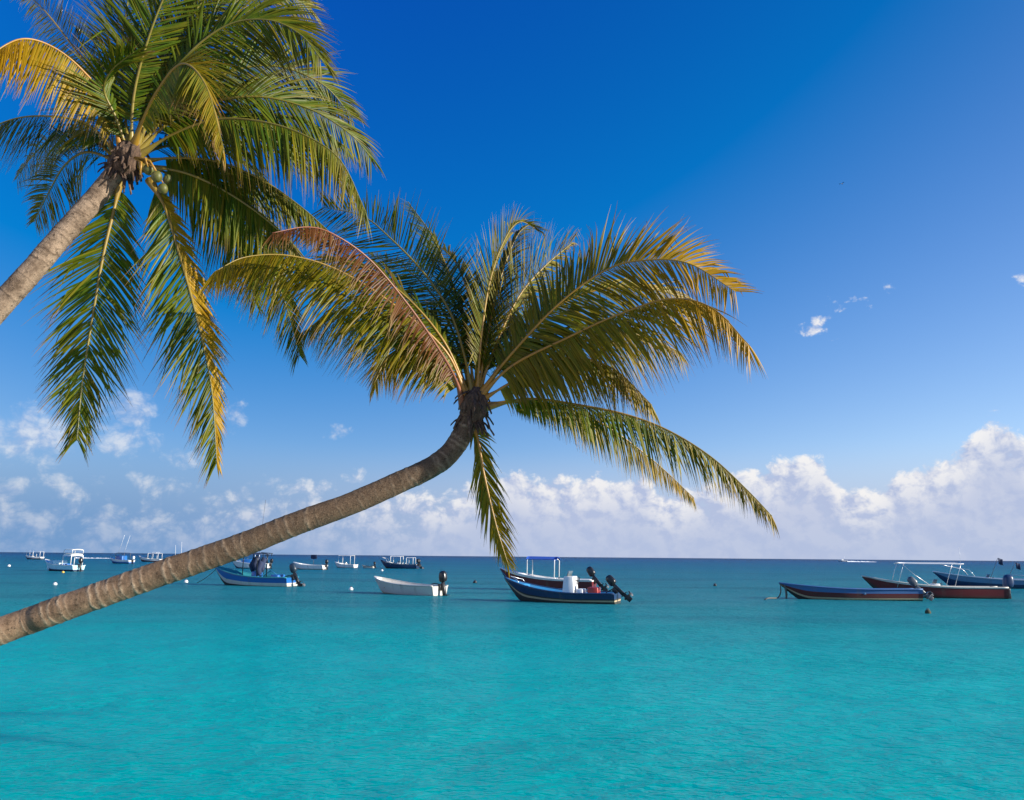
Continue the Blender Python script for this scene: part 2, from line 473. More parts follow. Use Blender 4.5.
f([(473, 400), (464, 354), (449, 310), (423, 272), (389, 237), (362, 216), (322, 207)], .8, roll=14, grav=.06, lmax=.95, yel=.08, ytip=.05, seed=10, ang=(66, 36), sp=.028, ribyel=.5)
f([(474, 400), (468, 340), (452, 282), (432, 236), (408, 202)], 1.5, roll=62, grav=.08, lmax=.55, yel=.05, ytip=.1, seed=11, ang=(30, 18))
f([(464, 408), (455, 378), (434, 342), (405, 301), (370, 260), (335, 235), (308, 227), (272, 233)], -1.7, roll=62, grav=.55, hang=.45, lmax=.56, yel=.2, ytip=0, dry=.97, tipdry=.3, seed=12, ang=(66, 40), label='dead rust brown frond', wid=.010, sp=.025, jit=1.8)
f([(468, 402), (446, 352), (398, 308), (342, 272), (292, 256), (246, 257), (214, 272)], -1.3, roll=58, grav=.5, hang=.4, lmax=.95, yel=.22, ytip=.28, seed=13, tipdry=.6)
f([(466, 402), (442, 364), (412, 349), (388, 358), (374, 384)], -.5, roll=50, grav=.6, hang=.35, lmax=.62, yel=.3, ytip=.3, seed=14, tipdry=.8)
f([(470, 400), (452, 352), (420, 318), (380, 312), (345, 330)], 1.3, roll=50, grav=.6, hang=.2, lmax=.85, yel=.2, ytip=.1, seed=15)
f([(476, 400), (520, 350), (575, 326), (630, 330), (680, 352)], .9, roll=-50, grav=.5, hang=.3, lmax=.95, yel=.2, ytip=.35, seed=16)
f([(477, 400), (515, 345), (560, 305), (610, 288), (665, 292), (700, 312)], .5, roll=-40, grav=.4, hang=.15, lmax=.9, yel=.2, ytip=.4, seed=18)
f([(472, 400), (458, 345), (436, 300), (404, 268), (368, 255)], 1.9, roll=30, grav=.25, lmax=.85, yel=.1, ytip=.1, seed=19, ribyel=.5)
f([(470, 400), (444, 342), (404, 295), (356, 264), (306, 262)], -.2, roll=45, grav=.45, hang=.2, lmax=.95, yel=.15, ytip=.2, seed=51)
f([(468, 402), (434, 352), (388, 318), (340, 310), (300, 334)], .8, roll=52, grav=.5, hang=.3, lmax=.9, yel=.2, ytip=.25, seed=52)
f([(475, 400), (478, 350), (470, 300), (455, 262), (432, 240)], 1.2, roll=40, grav=.25, lmax=.8, yel=.15, ytip=.1, seed=53, ang=(44, 26))
# the unopened spear leaf
sp_ = MB(); sp_.tube(rel([at(476, 395, 8.65), at(476.5, 320, 8.7), at(477, 236, 8.75)], front), [.02, .012, .003], 6, 0, [(.2, 0, .5, 1)] * 3); sp_.build('spear_leaf', M['rib'], front, 'tone')

# ---- left palm -------------------------------------------------------------
LD = 8.6
tl = [Vector((-8.9, 6.2, -.1)), Vector((-8.45, 6.5, .8)), Vector((-7.5, 7.1, 2.2))] + [at(x, y, d) for x, y, d in (
    (-90, 410, 7.85), (-40, 352, 7.95), (0, 306, 8.05), (30, 273, 8.15), (60, 238, 8.3), (85, 210, 8.42), (104, 188, 8.52), (122, 165, 8.6))]
left = empty('palm_tree', Vector((-9.0, 6.0, .5)))
tag(left, 'tall palm with small green coconuts and a grey ringed trunk, one frond bright yellow', 'palm tree', 'coconut palms leaning over the water')
o = make_trunk(left, tl, [.19, .155, .14, .132, .126, .12, .114, .108, .102], M['bark_grey'], 8, .06, .0045); settle(o, left)
o = sheath(left, at(127, 160, LD), at(133, 140, LD) - at(108, 182, LD), .13, .42, 9); settle(o, left)
g = lambda pts, dtip, **kw: Fr(left, LD, pts, dtip, **kw)
RY = .45
g = lambda pts, dtip, **kw: Fr(left, LD, pts, dtip, **dict(dict(ribyel=RY), **kw))
g([(121, 178), (114, 210), (103, 257), (91, 327), (82, 385), (77, 441)], -.5, roll=5, grav=.3, bare=.05, lmax=.82, yel=.05, ytip=.1, seed=21, ang=(58, 28), tipdry=.9, rib=1.1, ribyel=.7, jit=1.5)
g([(150, 180), (165, 208), (179, 253), (196, 315), (211, 385), (217, 464)], -.7, roll=-18, grav=.3, bare=.05, jit=1.5, lmax=.86, yel=.05, ytip=.1, seed=22, ang=(52, 24), yside=(.8, .0), asym=(.55, 1), tipdry=.9, ribyel=.7)
g([(140, 168), (185, 170), (224, 195), (258, 240), (284, 300), (300, 356)], .8, roll=-25, grav=.3, lmax=.76, yel=.06, ytip=.1, seed=23, ang=(54, 28), asym=(.75, 1))
g([(138, 162), (176, 158), (218, 162), (262, 180), (300, 206), (332, 234)], .2, roll=-60, grav=.5, hang=.4, lmax=.8, yel=.08, ytip=.15, seed=24)
g([(136, 158), (170, 136), (214, 120), (258, 121), (302, 134), (340, 160), (366, 212)], -.4, roll=-60, grav=.5, hang=.4, lmax=.9, yel=.08, ytip=.15, seed=25)
g([(136, 155), (170, 122), (212, 102), (262, 97), (312, 110), (350, 134), (372, 158)], .6, roll=-40, grav=.4, hang=.12, lmax=.9, yel=.05, ytip=.05, seed=26)
g([(134, 152), (158, 102), (188, 55), (228, 25), (268, 20), (300, 34), (322, 60)], -.2, roll=-35, grav=.4, hang=.15, lmax=.95, yel=.05, ytip=.1, seed=27)
g([(135, 152), (175, 108), (225, 74), (275, 66), (322, 84), (352, 116)], 1.0, roll=-25, grav=.25, lmax=.9, yel=.05, ytip=.05, seed=28)
g([(133, 150), (150, 90), (182, 28), (225, -18), (270, -28)], .5, roll=-25, grav=.2, lmax=.95, yel=.05, ytip=.1, seed=29)
g([(131, 150), (134, 95), (148, 40), (170, -15), (200, -60)], -.3, roll=-10, grav=.15, lmax=.95, yel=.04, ytip=.05, seed=30)
g([(129, 150), (124, 100), (122, 50), (128, 0), (138, -60)], .9, roll=5, grav=.05, lmax=.8, yel=.03, ytip=0, seed=31, ang=(50, 30))
g([(122, 152), (107, 102), (84, 72), (58, 50), (29, 39), (4, 46), (-30, 74)], -1.1, roll=66, grav=.35, hang=.72, lmax=.75, yel=.5, ytip=.7, seed=32, tipdry=.5, label='bright yellow frond', sp=.024, ribyel=1)
g([(123, 150), (105, 92), (84, 62), (62, 32), (38, 4), (8, -20)], .5, roll=-30, grav=.2, lmax=.7, yel=.15, ytip=.2, seed=33, ang=(60, 36), asym=(1, .6), ribyel=1)
g([(118, 156), (90, 126), (58, 117), (18, 118), (-26, 134)], .2, roll=60, grav=.5, hang=.4, lmax=.75, yel=.05, ytip=.05, seed=34)
g([(118, 162), (88, 152), (66, 164), (50, 190), (34, 222)], .8, roll=25, grav=.35, lmax=.65, yel=.05, ytip=.15, seed=35)
g([(132, 150), (140, 128), (157, 92), (182, 64), (206, 86), (224, 150)], -1.3, roll=-66, grav=.4, hang=.4, lmax=.6, yel=.12, ytip=.3, seed=36, tipdry=.6, yside=(.25, 0), rib=1.15, ribyel=.8)
g([(124, 156), (108, 138), (100, 108), (106, 82), (124, 60)], 1.6, roll=20, grav=.3, lmax=.8, yel=.03, ytip=0, seed=37)
g([(134, 158), (168, 146), (212, 148), (252, 170), (282, 205)], 1.5, roll=-50, grav=.6, lmax=.8, yel=.05, ytip=0, seed=38)
g([(133, 152), (160, 118), (196, 92), (238, 92), (270, 120)], 1.9, roll=-40, grav=.6, lmax=.85, yel=.05, ytip=0, seed=39)
g([(118, 160), (92, 140), (62, 136), (36, 152), (16, 178)], 1.3, roll=50, grav=.5, lmax=.6, yel=.04, ytip=0, seed=40)
g([(132, 150), (162, 84), (205, 20), (262, -12), (312, 8)], 1.4, roll=-30, grav=.3, lmax=.95, yel=.06, ytip=.15, seed=41)
g([(128, 152), (116, 118), (104, 90), (112, 70), (134, 52)], -.5, roll=40, grav=.2, lmax=.6, yel=.04, ytip=0, seed=42, tipdry=.9)
g([(136, 156), (190, 128), (245, 118), (300, 118), (348, 148)], 1.2, roll=-50, grav=.5, hang=.25, lmax=.85, yel=.05, ytip=.05, seed=43)
g([(140, 166), (188, 174), (236, 198), (280, 232), (316, 276)], -.2, roll=-52, grav=.45, hang=.3, lmax=.85, yel=.1, ytip=.2, seed=61)
g([(138, 164), (172, 176), (210, 206), (240, 250), (256, 304)], .9, roll=-35, grav=.35, hang=.15, lmax=.75, yel=.06, ytip=.1, seed=62)
for i, (x, y, dd, r) in enumerate(((157, 177, -.28, .056), (163, 189, -.22, .052), (149, 170, -.2, .055), (168, 180, -.05, .05))):
    m_ = MB(); m_.ball((0, 0, 0), r, 12, 0, 1.18)
    for k, v in enumerate(m_.v):
        th = math.atan2(v[1], v[0]); q = 1 + .05 * math.cos(3 * th); m_.v[k] = (v[0] * q, v[1] * q, v[2] * (1 - .12 * (v[2] < 0)))
    c_ = m_.build('coconut', M['coconut'], left); c_.location = at(x, y, LD + dd) - left.location; c_.rotation_euler = (rng.uniform(-.5, .5), rng.uniform(-.5, .5), rng.uniform(0, 6))
st = MB()
for x, y in ((157, 172), (163, 183), (148, 167), (140, 175)):
    st.tube(rel([at(135, 158, LD - .15), at((135 + x) / 2 + 4, (158 + y) / 2 - 4, LD - .25), at(x, y, LD - .25)], left), [.016, .012, .008], 6, 0, [(.8, 0, .5, 1)] * 3)
st.build('fruit_stalk', M['rib'], left, 'tone')

# ------------------------------------------------------------------ boats
def hull_shape(L, B, D, rise, draft=.25, pw=2.2, stern=.84):
    def beam(u): return B / 2 * (stern + (1 - stern) * sstep(0, .4, u)) * max(0, 1 - max(0, (u - .42) / .58) ** pw) ** .85 + .025
    def sheer(u): return D + rise * max(0, (u - .25) / .75) ** 2.1 + .04 * (1 - u)
    def keel(u): return -draft + (sheer(1) * .93 + draft) * sstep(.74, 1.12, u) ** 1.35 / sstep(.74, 1.12, 1.0) ** 1.35
    def X(u): return (u - .5) * L
    return beam, sheer, keel, X

def make_hull(root, L, B, D, rise, bands, inner, rail, draft=.25, pw=2.2, deck=.72, deck_m=None, rail_r=.045, flare=.16):
    """bands: [(fraction of the side's height from keel, material name)...], from the keel up, the last at 1"""
    beam, sheer, keel, X = hull_shape(L, B, D, rise, draft, pw)
    mats = [M[b[1]] for b in bands] + [M[inner]]
    fs = sorted(set([0, .12, .24, .34, .5, .66, .82, .92] + [b[0] for b in bands]))
    mi = lambda fm: next(i for i, b in enumerate(bands) if fm <= b[0] + 1e-6)
    NU = 36; mb = MB(); ring = []
    us = [1 - (1 - i / NU) ** 1.25 for i in range(NU + 1)]
    def width(u, fv):
        g0 = fv / .3 * .8 if fv < .3 else .8 + .2 * ((fv - .3) / .7) ** .7
        g1 = fv ** .75
        k = sstep(.5, .95, u)
        return beam(u) * (g0 + (g1 - g0) * k)
    for side in (1, -1):
        rows = [[mb.vert((X(u), side * width(u, fv), keel(u) + (sheer(u) - keel(u)) * fv)) for fv in fs] for u in us]
        ring.append(rows)
        for i in range(NU):
            for j in range(len(fs) - 1):
                q = (rows[i][j], rows[i + 1][j], rows[i + 1][j + 1], rows[i][j + 1])
                mb.face(q if side < 0 else tuple(reversed(q)), mi((fs[j] + fs[j + 1]) / 2))
        # inside skin: rim, wall, sole
        ins = [[mb.vert((X(u), side * max(.004, beam(u) - .075), sheer(u))),
                mb.vert((X(u), side * min(max(.003, beam(u) - .1), max(.003, width(u, min(1, (max(.1, keel(u) + .12) - keel(u)) / (sheer(u) - keel(u)))) * .82 - .02)), max(.1, keel(u) + .12))),
                mb.vert((X(u), 0, max(.1, keel(u) + .12)))] for u in us]
        for i in range(NU):
            a = (rows[i][-1], rows[i + 1][-1], ins[i + 1][0], ins[i][0])
            mb.face(a if side < 0 else tuple(reversed(a)), len(bands))
            for j in range(2):
                q = (ins[i][j], ins[i + 1][j], ins[i + 1][j + 1], ins[i][j + 1])
                mb.face(q if side < 0 else tuple(reversed(q)), len(bands))
        tr = list(rows[0]); c0 = mb.vert((X(0), 0, sheer(0) - .03)); tr.append(c0)
        for j in range(len(fs) - 1):       # transom halves by band
            zc = keel(0) + (sheer(0) - keel(0)) * fs[j]; zc2 = keel(0) + (sheer(0) - keel(0)) * fs[j + 1]
            a0 = mb.vert((X(0), 0, zc)); a1 = mb.vert((X(0), 0, zc2))
            mb.face((rows[0][j], rows[0][j + 1], a1, a0), mi((fs[j] + fs[j + 1]) / 2), False)
    h = mb.build('hull', mats, root)
    # rub rail round the sheer
    g_ = MB()
    pts = [(X(u), beam(u) + .008, sheer(u) + .012) for u in us] + [(X(u), -beam(u) - .008, sheer(u) + .012) for u in reversed(us)]
    g_.tube(pts, rail_r, 8)
    g_.build('gunwale', M[rail], root)
    if deck < 1:
        d_ = MB(); rows = []
        for i in range(13):
            u = deck + (1 - deck) * i / 12; w = max(.004, beam(u) - .03)
            rows.append([d_.vert((X(u), y * w, sheer(u) + .004 + .05 * (1 - y * y))) for y in (-1, -.6, 0, .6, 1)])
        lo = [d_.vert((X(deck), y * (beam(deck) - .03), sheer(deck) - .2)) for y in (-1, -.6, 0, .6, 1)]
        d_.grid([lo] + rows)
        d_.build('foredeck', M[deck_m or inner], root)
    # benches
    return beam, sheer, keel, X

def add_bench(root, shp, u, mat='white', h=.3):
    beam, sheer, keel, X = shp
    b = MB(); w = beam(u) * .93 - .09; b.box((X(u) - .16, -w, h - .05), (X(u) + .16, w, h), 0, .015)
    b.box((X(u) - .12, -.2, .11), (X(u) + .12, .2, h - .052), 0, .015)
    return b.build('bench', M[mat], root)

def add_motor(root, x, z, tilt=0, cowl='black', y=0, s=1.0, low='black'):
    """outboard on the transom at x; tilt swings the leg out of the water (aft)"""
    b = MB()
    b.box((-.34, -.07, -.5), (-.14, .07, .18), 0, .03, taper=(.9, 1.1))        # midsection
    b.box((-.16, -.13, -.22), (.03, -.08, .12), 0, .015); b.box((-.16, .08, -.22), (.03, .13, .12), 0, .015)   # clamp bracket
    b.box((-.47, -.13, -.53), (-.08, .13, -.5), 0, .012)                       # cavitation plate
    b.box((-.42, -.022, -.98), (-.17, .022, -.78), 0, .01, taper=(1.1, 1))     # skeg
    b.tube([(-.02, 0, .1), (.25, .03, .2), (.5, .05, .22)], [.03, .025, .03], 8)  # tiller
    m_ = b.build('outboard_motor', M[low], root); m_.location = (x, y, z); m_.rotation_euler = (0, R(tilt), 0); m_.scale = (s, s, s)
    c = MB(); rows = []
    for i in range(13):
        t = i / 12; zz = .16 + .62 * t
        k = (1 - abs(2 * t - 1) ** 3.2) ** .45 * (1 - .12 * t)
        rows.append([c.vert((-.25 - .05 * t + .235 * k * math.copysign(abs(math.cos(q)) ** .7, math.cos(q)) * (1.05 if math.cos(q) < 0 else .85),
                             .2 * k * math.copysign(abs(math.sin(q)) ** .7, math.sin(q)), zz)) for q in [2 * math.pi * j / 20 for j in range(20)]])
    c.grid(rows, 0, closed=True, cap0=True, cap1=True)
    c.build('cowling', M[cowl], m_)
    g_ = MB(); g_.tube([(-.08, 0, -.72), (-.14, 0, -.72), (-.3, 0, -.72), (-.44, 0, -.72), (-.5, 0, -.72)], [.02, .065, .075, .055, .03], 10)
    g_.box((-.36, -.045, -.75), (-.17, .045, -.52), 0, .02)
    g_.build('gearcase', M[low], m_)
    p = MB()
    for k in range(3):
        a = k * 2.094; dv = Vector((0, math.cos(a), math.sin(a))); sv = Vector((.6, -math.sin(a) * .8, math.cos(a) * .8))
        cpt = Vector((-.53, 0, -.72)); rws = []
        for e in range(5):
            s_ = e / 4; q = cpt + dv * (.03 + .15 * s_); w = .035 + .05 * math.sin(math.pi * (.15 + .75 * s_)); th = Vector((.006, 0, 0))
            rws.append([p.vert(q + sv * w + th), p.vert(q - sv * w + th), p.vert(q - sv * w - th), p.vert(q + sv * w - th)])
        p.grid(rws, 0, closed=True, cap0=True, cap1=True)
    p.tube([(-.5, 0, -.72), (-.6, 0, -.72)], [.035, .015], 8)
    p.build('propeller', M['grey'], m_)
    return m_

def add_canopy(root, x0, x1, w, z, mat='canvas_white', post='alu', rake=0.0, foot=.5, camber=.1, th=.035, nb=4, pr=.022, arch=False, fore=.0):
    c = MB(); rows = []; nx, ny = 9, 9
    top = []; bot = []
    for i in range(nx):
        x = x0 + (x1 - x0) * i / (nx - 1); e = 1 - .25 * (abs(2 * i / (nx - 1) - 1)) ** 6
        top.append([(x, y * w / 2 * e, z + camber * (1 - y * y) - (fore * (i / (nx - 1) - .5))) for y in [2 * j / (ny - 1) - 1 for j in range(ny)]])
    T = [[c.vert(p) for p in r] for r in top]; Bq = [[c.vert((p[0], p[1], p[2] - th)) for p in r] for r in top]
    c.grid(T); c.grid([list(reversed(r)) for r in Bq])
    for r0, r1 in ((T[0], Bq[0]), (Bq[-1], T[-1])): c.grid([r0, r1])
    c.grid([[r[0] for r in Bq], [r[0] for r in T]]); c.grid([[r[-1] for r in T], [r[-1] for r in Bq]])
    cp = c.build('canopy', M[mat], root)
    for i in range(nb // 2):
        xx = x0 + (x1 - x0) * (.06 + .88 * (i / max(1, nb // 2 - 1)))
        if arch:
            p = MB(); yy = w / 2 - .03
            pts = [(xx - rake, -yy, foot), (xx, -yy, z - .1)] + [(xx, yy * math.sin(a), z - .1 + .13 * math.cos(a)) for a in [R(q) for q in range(-80, 81, 16)]] + [(xx, yy, z - .1), (xx - rake, yy, foot)]
            p.tube(pts, pr, 8); p.build('arch_frame', M[post], root)
            continue
        for sd in (-1, 1):
            p = MB(); yy = sd * (w / 2 - .05)
            p.tube([(xx - rake, yy, foot), (xx - rake * .3, yy, foot + (z - foot) * .7), (xx, yy * .98, z - th * .5)], pr, 8)
            p.build('canopy_post', M[post], root)
    return cp

def add_console(root, x, w=.7, h=1.0, d=.6, mat='white', base=.1, wheel=True, glass=True):
    b = MB(); b.box((x - d / 2, -w / 2, base), (x + d / 2, w / 2, base + h), 0, .05, taper=(.72, .95), shift=(-.04, 0))
    b.box((x - d / 2 - .42, -w / 2 * .8, base), (x - d / 2 - .06, w / 2 * .8, base + h * .48), 0, .04)
    cs = b.build('console', M[mat], root)
    if glass:
        g_ = MB(); rws = []
        for j in range(7):
            y = (j / 6 * 2 - 1) * w * .44; xx = x + d * .22 - .12 * abs(j / 6 * 2 - 1) ** 2
            rws.append([g_.vert((xx, y, base + h - .01)), g_.vert((xx - .1, y, base + h + .26)), g_.vert((xx - .112, y, base + h + .26)), g_.vert((xx - .012, y, base + h - .01))])
        g_.grid(rws, 0, closed=True, cap0=True, cap1=True); g_.build('windshield', M['glass'], cs)
    if wheel:
        q = MB(); c0 = Vector((x - d / 2 - .02, 0, base + h * .82))
        q.tube([c0 + Vector((-.08 - .05 * math.sin(a), .18 * math.cos(a), .18 * math.sin(a))) for a in [2 * math.pi * k / 20 for k in range(21)]], .016, 6)
        q.tube([c0 + Vector((.08, 0, 0)), c0 + Vector((-.08, 0, 0))], .02, 6)
        for a in (0, 2.09, 4.19): q.tube([c0 + Vector((-.08, 0, 0)), c0 + Vector((-.08 - .05 * math.sin(a), .18 * math.cos(a), .18 * math.sin(a)))], .01, 5)
        q.build('steering_wheel', M['black'], cs)
    return cs

def pole(root, name, pts, r, mat):
    p = MB(); p.tube(pts, r, 6); return p.build(name, M[mat], root)

GB = 'boats moored in the bay'
def boat(label, px, py, bow, name='motor_boat', cat='boat', z=0):
    """bow: compass of the bow in degrees, 180 = to the left, less = bow away from the viewer"""
    g0 = ground(px, py); o = empty(name, (g0.x, g0.y, z), R(bow)); o.rotation_euler = (R(rng.uniform(-1.2, 1.2)), R(rng.uniform(-.7, .7)), R(bow))
    return tag(o, label, cat, GB)

# 1 navy boat, white console, tilted motor (centre front)
b = boat('navy blue open boat with a tan stripe, tall white console and tilted black outboard', 560, 602, 160)
s = make_hull(b, 6.1, 1.9, .45, .74, [(.3, 'bottom'), (.46, 'bottom'), (.56, 'tan'), (.64, 'bottom'), (.93, 'navy'), (1, 'navy')], 'sea_blue', 'navy', deck=.8, deck_m='sea_blue')
add_console(b, -.55, .9, 1.22, .7, 'white', .1)
for u in (.2, .62): add_bench(b, s, u, 'pale_blue', .42)
add_motor(b, -2.85, .6, 46, 'black', s=.98)
q = MB(); q.box((-2.1, -.3, .12), (-1.55, .3, .78), 0, .05); q.build('fuel_tank', M['red'], b)
pole(b, 'bow_rail', [(2.1, -.5, 1.0), (2.2, -.45, 1.12), (2.75, 0, 1.3), (2.2, .45, 1.12), (2.1, .5, 1.0)], .016, 'alu')

# 2 maroon boat with blue bimini behind it
b = boat('white and maroon boat with a rounded blue sun canopy on white arches', 546, 590, 163)
s = make_hull(b, 6.9, 1.95, .74, .72, [(.3, 'bottom'), (.42, 'sea_blue'), (.9, 'maroon'), (1, 'white')], 'white', 'white', deck=.74, deck_m='white')
add_console(b, -.5, .75, .75, .6, 'white', .12, glass=False)
add_canopy(b, -.9, 1.35, 1.5, 2.12, 'canvas_blue', 'white', arch=True, foot=.6, camber=.2, pr=.035, nb=4)
add_motor(b, -3.3, .7, 40, 'black', s=1.2)
add_bench(b, s, .24, 'white', .4)
q = MB(); q.box((-2.85, -.42, .12), (-2.35, .42, .72), 0, .06); q.build('fuel_tank', M['red'], b)
q = MB(); q.tube([(2.35, -.32, 1.1), (2.55, -.3, 1.55), (2.6, 0, 1.6), (2.55, .3, 1.55), (2.35, .32, 1.1)], .02, 6); q.build('bow_rail', M['alu'], b)

# 3 long blue panga, no motor, right
b = boat('long faded blue open boat with a dark red bottom and a tilted grey motor', 849, 599.5, 172)
s = make_hull(b, 7.75, 1.75, .55, .38, [(.3, 'bottom'), (.42, 'tan'), (.64, 'darkred'), (.72, 'maroon'), (1, 'faded_blue')], 'steel_blue', 'faded_blue', deck=.85, deck_m='faded_blue', pw=2.6)
for u in (.16, .4, .62): add_bench(b, s, u, 'steel_blue', .42)
q = MB(); q.box((-.75, -.86, .3), (-.62, .86, .64), 0, .02); q.build('thwart_frame', M['steel_blue'], b)
add_motor(b, -3.72, .5, 44, 'grey', s=1.0, low='grey')
panga = b

# 4 maroon panga with flat white canopy
b = boat('long maroon boat under a flat white roof on thin raked poles', 933, 597.5, 171)
s = make_hull(b, 8.25, 1.8, .62, .66, [(.32, 'bottom'), (.46, 'darkred'), (.93, 'maroon'), (1, 'white')], 'white', 'oldwhite', deck=.78, deck_m='oldwhite', pw=2.4)
add_canopy(b, -1.8, 2.0, 1.55, 2.1, 'canvas_white', 'alu', rake=-.5, foot=.62, camber=.05, th=.035, nb=4, pr=.016)
add_console(b, -.15, .7, .72, .55, 'white', .14, wheel=True, glass=True)
add_motor(b, -4.05, .38, 0, 'navy', s=1.4, low='black')
for u in (.2, .36, .66): add_bench(b, s, u, 'oldwhite', .45)
pole(b, 'roof_brace', [(.2, .72, .66), (1.2, .74, 1.4), (1.9, .74, 2.05)], .013, 'alu')
pole(b, 'radio_aerial', [(-1.7, .3, 2.1), (-1.72, .3, 3.1)], .008, 'white')

# 5 grey blue boat at the right edge
b = boat('grey blue boat with a navy bottom cut off by the edge of the picture', 993, 588, 166)
s = make_hull(b, 9.2, 2.2, .72, .55, [(.34, 'navy'), (.62, 'navy'), (1, 'steel_blue')], 'steel_blue', 'alu', deck=.7, deck_m='steel_blue')
add_console(b, .35, .8, .75, .6, 'white', .14)
pole(b, 'bow_rail', [(1.6, -.95, 1.0), (2.0, -.9, 1.5), (3.2, -.55, 1.75), (4.3, 0, 2.0), (3.2, .55, 1.75), (2.0, .9, 1.5), (1.6, .95, 1.0)], .02, 'alu')
for k, (x, y, h) in enumerate(((-.45, .4, 2.45), (-1.75, .45, 2.1))):
    p = pole(b, 'flag_pole', [(x + .75, y, .7), (x, y, h + .1)], .018, 'grey')
    fl = MB(); rws = []
    for i in range(6):
        t = i / 5; rws.append([fl.vert((x - .02 - .34 * t, y + .05 * math.sin(t * 7), h + .1 - .12 * t)), fl.vert((x - .02 - .3 * t, y + .05 * math.sin(t * 7 + .6), h - .42 - .1 * t)),
                               fl.vert((x - .02 - .3 * t, y + .012 + .05 * math.sin(t * 7 + .6), h - .42 - .1 * t)), fl.vert((x - .02 - .34 * t, y + .012 + .05 * math.sin(t * 7), h + .1 - .12 * t))])
    fl.grid(rws, 0, closed=True, cap0=True, cap1=True); fl.build('flag', M['canvas_navy'], p)
for u in (.2, .32): add_bench(b, s, u, 'steel_blue', .5)
pole(b, 'side_rail', [(-1.2, -.98, .76), (-1.4, -.98, 1.1), (-2.6, -.96, 1.1), (-3.8, -.94, 1.08), (-3.9, -.94, .76)], .02, 'alu')
add_motor(b, -4.6, .75, 0, 'black', s=1.2)

# 6 white panga (left of centre)
b = boat('small weathered white open boat with a black outboard and bare hull', 406, 594, 146)
s = make_hull(b, 5.3, 1.65, .52, .42, [(.3, 'tan'), (.4, 'oldwhite'), (1, 'oldwhite')], 'oldwhite', 'oldwhite', deck=.93, deck_m='white', pw=2.8)
for u, m_ in ((.25, 'oldwhite'), (.5, 'oldwhite'), (.72, 'tan')): add_bench(b, s, u, m_, .38)
add_motor(b, -2.62, .55, 12, 'black', s=1.12)
q = MB(); q.box((.9, -.3, .3), (1.3, .3, .52), 0, .05); q.build('crate', M['orange'], b)

# 7 teal / blue boat left with dark gear
b = boat('blue and white boat with a green bow and dark canvas bundles by its console', 252, 585.5, 163)
s = make_hull(b, 6.85, 1.9, .62, .78, [(.32, 'bottom'), (.4, 'oldwhite'), (.58, 'oldwhite'), (.82, 'blue'), (1, 'blue')], 'teal', 'teal', deck=.97, deck_m='teal')
add_console(b, -.35, .8, .95, .65, 'blue', .1, glass=False)
add_canopy(b, -.85, .55, 1.35, 2.35, 'canvas_navy', 'black', foot=.6, camber=.08, nb=4, pr=.035)
for (x, y, h) in ((.25, -.35, 1.55), (-.1, -.2, 1.7), (-.6, -.3, 1.6), (-.75, .3, 1.35)):
    q = MB(); q.tube([(x, y, h - .6), (x, y, h - .4), (x + .1, y, h - .1), (x - .12, y, h + .35), (x + .02, y, h + .5)], [.08, .2, .25, .22, .06], 10); q.build('canvas_bundle', M['canvas_navy'], b)
add_motor(b, -3.38, .7, 28, 'dark_grey_blue', s=1.2)
q = MB(); q.box((-2.5, -.5, .12), (-1.85, .5, .85), 0, .06); q.build('cooler', M['blue'], b)
for u in (.62, .76): add_bench(b, s, u, 'teal', .5)
pole(b, 'side_rail', [(-.4, -.85, .7), (-1.0, -.86, 1.1), (-1.6, -.86, .75)], .025, 'sea_blue')
tealboat = b

# 8 boat half hidden by the trunk
b = boat('white and dark blue boat half hidden behind the leaning trunk, rod holder on its roof', 250, 568.5, 172)
s = make_hull(b, 6.6, 2.1, .8, .6, [(.34, 'navy'), (.5, 'white'), (1, 'white')], 'white', 'white', deck=.6)
q = MB(); q.box((-.6, -.8, .6), (1.3, .8, 1.5), 0, .15, taper=(.8, .9)); q.build('cabin', M['blue'], b)
add_canopy(b, -1.3, 1.0, 1.7, 2.4, 'canvas_white', 'alu', foot=.8, camber=.06)
q = MB()
for k in range(4): q.tube([(-3.4 + .5 * k, -.4, 2.0), (-3.5 + .5 * k, -.4, 2.5)], .06, 6)
q.tube([(-3.6, -.4, 2.45), (-1.6, -.4, 2.6)], .06, 6); q.tube([(-2.6, -.4, .8), (-2.6, -.4, 2.5)], .035, 6); q.build('rod_holder', M['black'], b)
pole(b, 'radio_aerial', [(-1.6, .3, 2.4), (-1.9, .3, 8.0), (-2.15, .3, 11.2)], .03, 'grey')
add_motor(b, -3.3, .7, 0, 'black', s=1.2)

# 9 white open boat
b = boat('white open boat with a black motor and a small dark flag on a pole', 309, 569.5, 160)
s = make_hull(b, 5.9, 1.8, .62, .5, [(.32, 'bottom'), (.45, 'oldwhite'), (1, 'white')], 'white', 'white', deck=.8)
add_motor(b, -2.95, .65, 8, 'black', s=1.15); add_bench(b, s, .3); add_bench(b, s, .55)
p = pole(b, 'flag_pole', [(-.9, .2, .3), (-.9, .2, 2.35)], .03, 'grey')
q = MB(); q.box((-1.5, .18, 1.65), (-.4, .24, 2.3), 0, .02); q.build('flag', M['canvas_navy'], p)

# 10 white canopy boat
b = boat('small white boat with a thin flat white awning beside the dark dive boat', 345, 567.8, 158)
s = make_hull(b, 4.6, 1.7, .55, .55, [(.34, 'bottom'), (.5, 'white'), (1, 'white')], 'white', 'white', deck=.7)
add_canopy(b, -1.7, 1.2, 1.5, 2.2, 'canvas_white', 'white', foot=.55, camber=.04, pr=.045)
add_console(b, -.1, .7, .7, .5, 'white', .1)
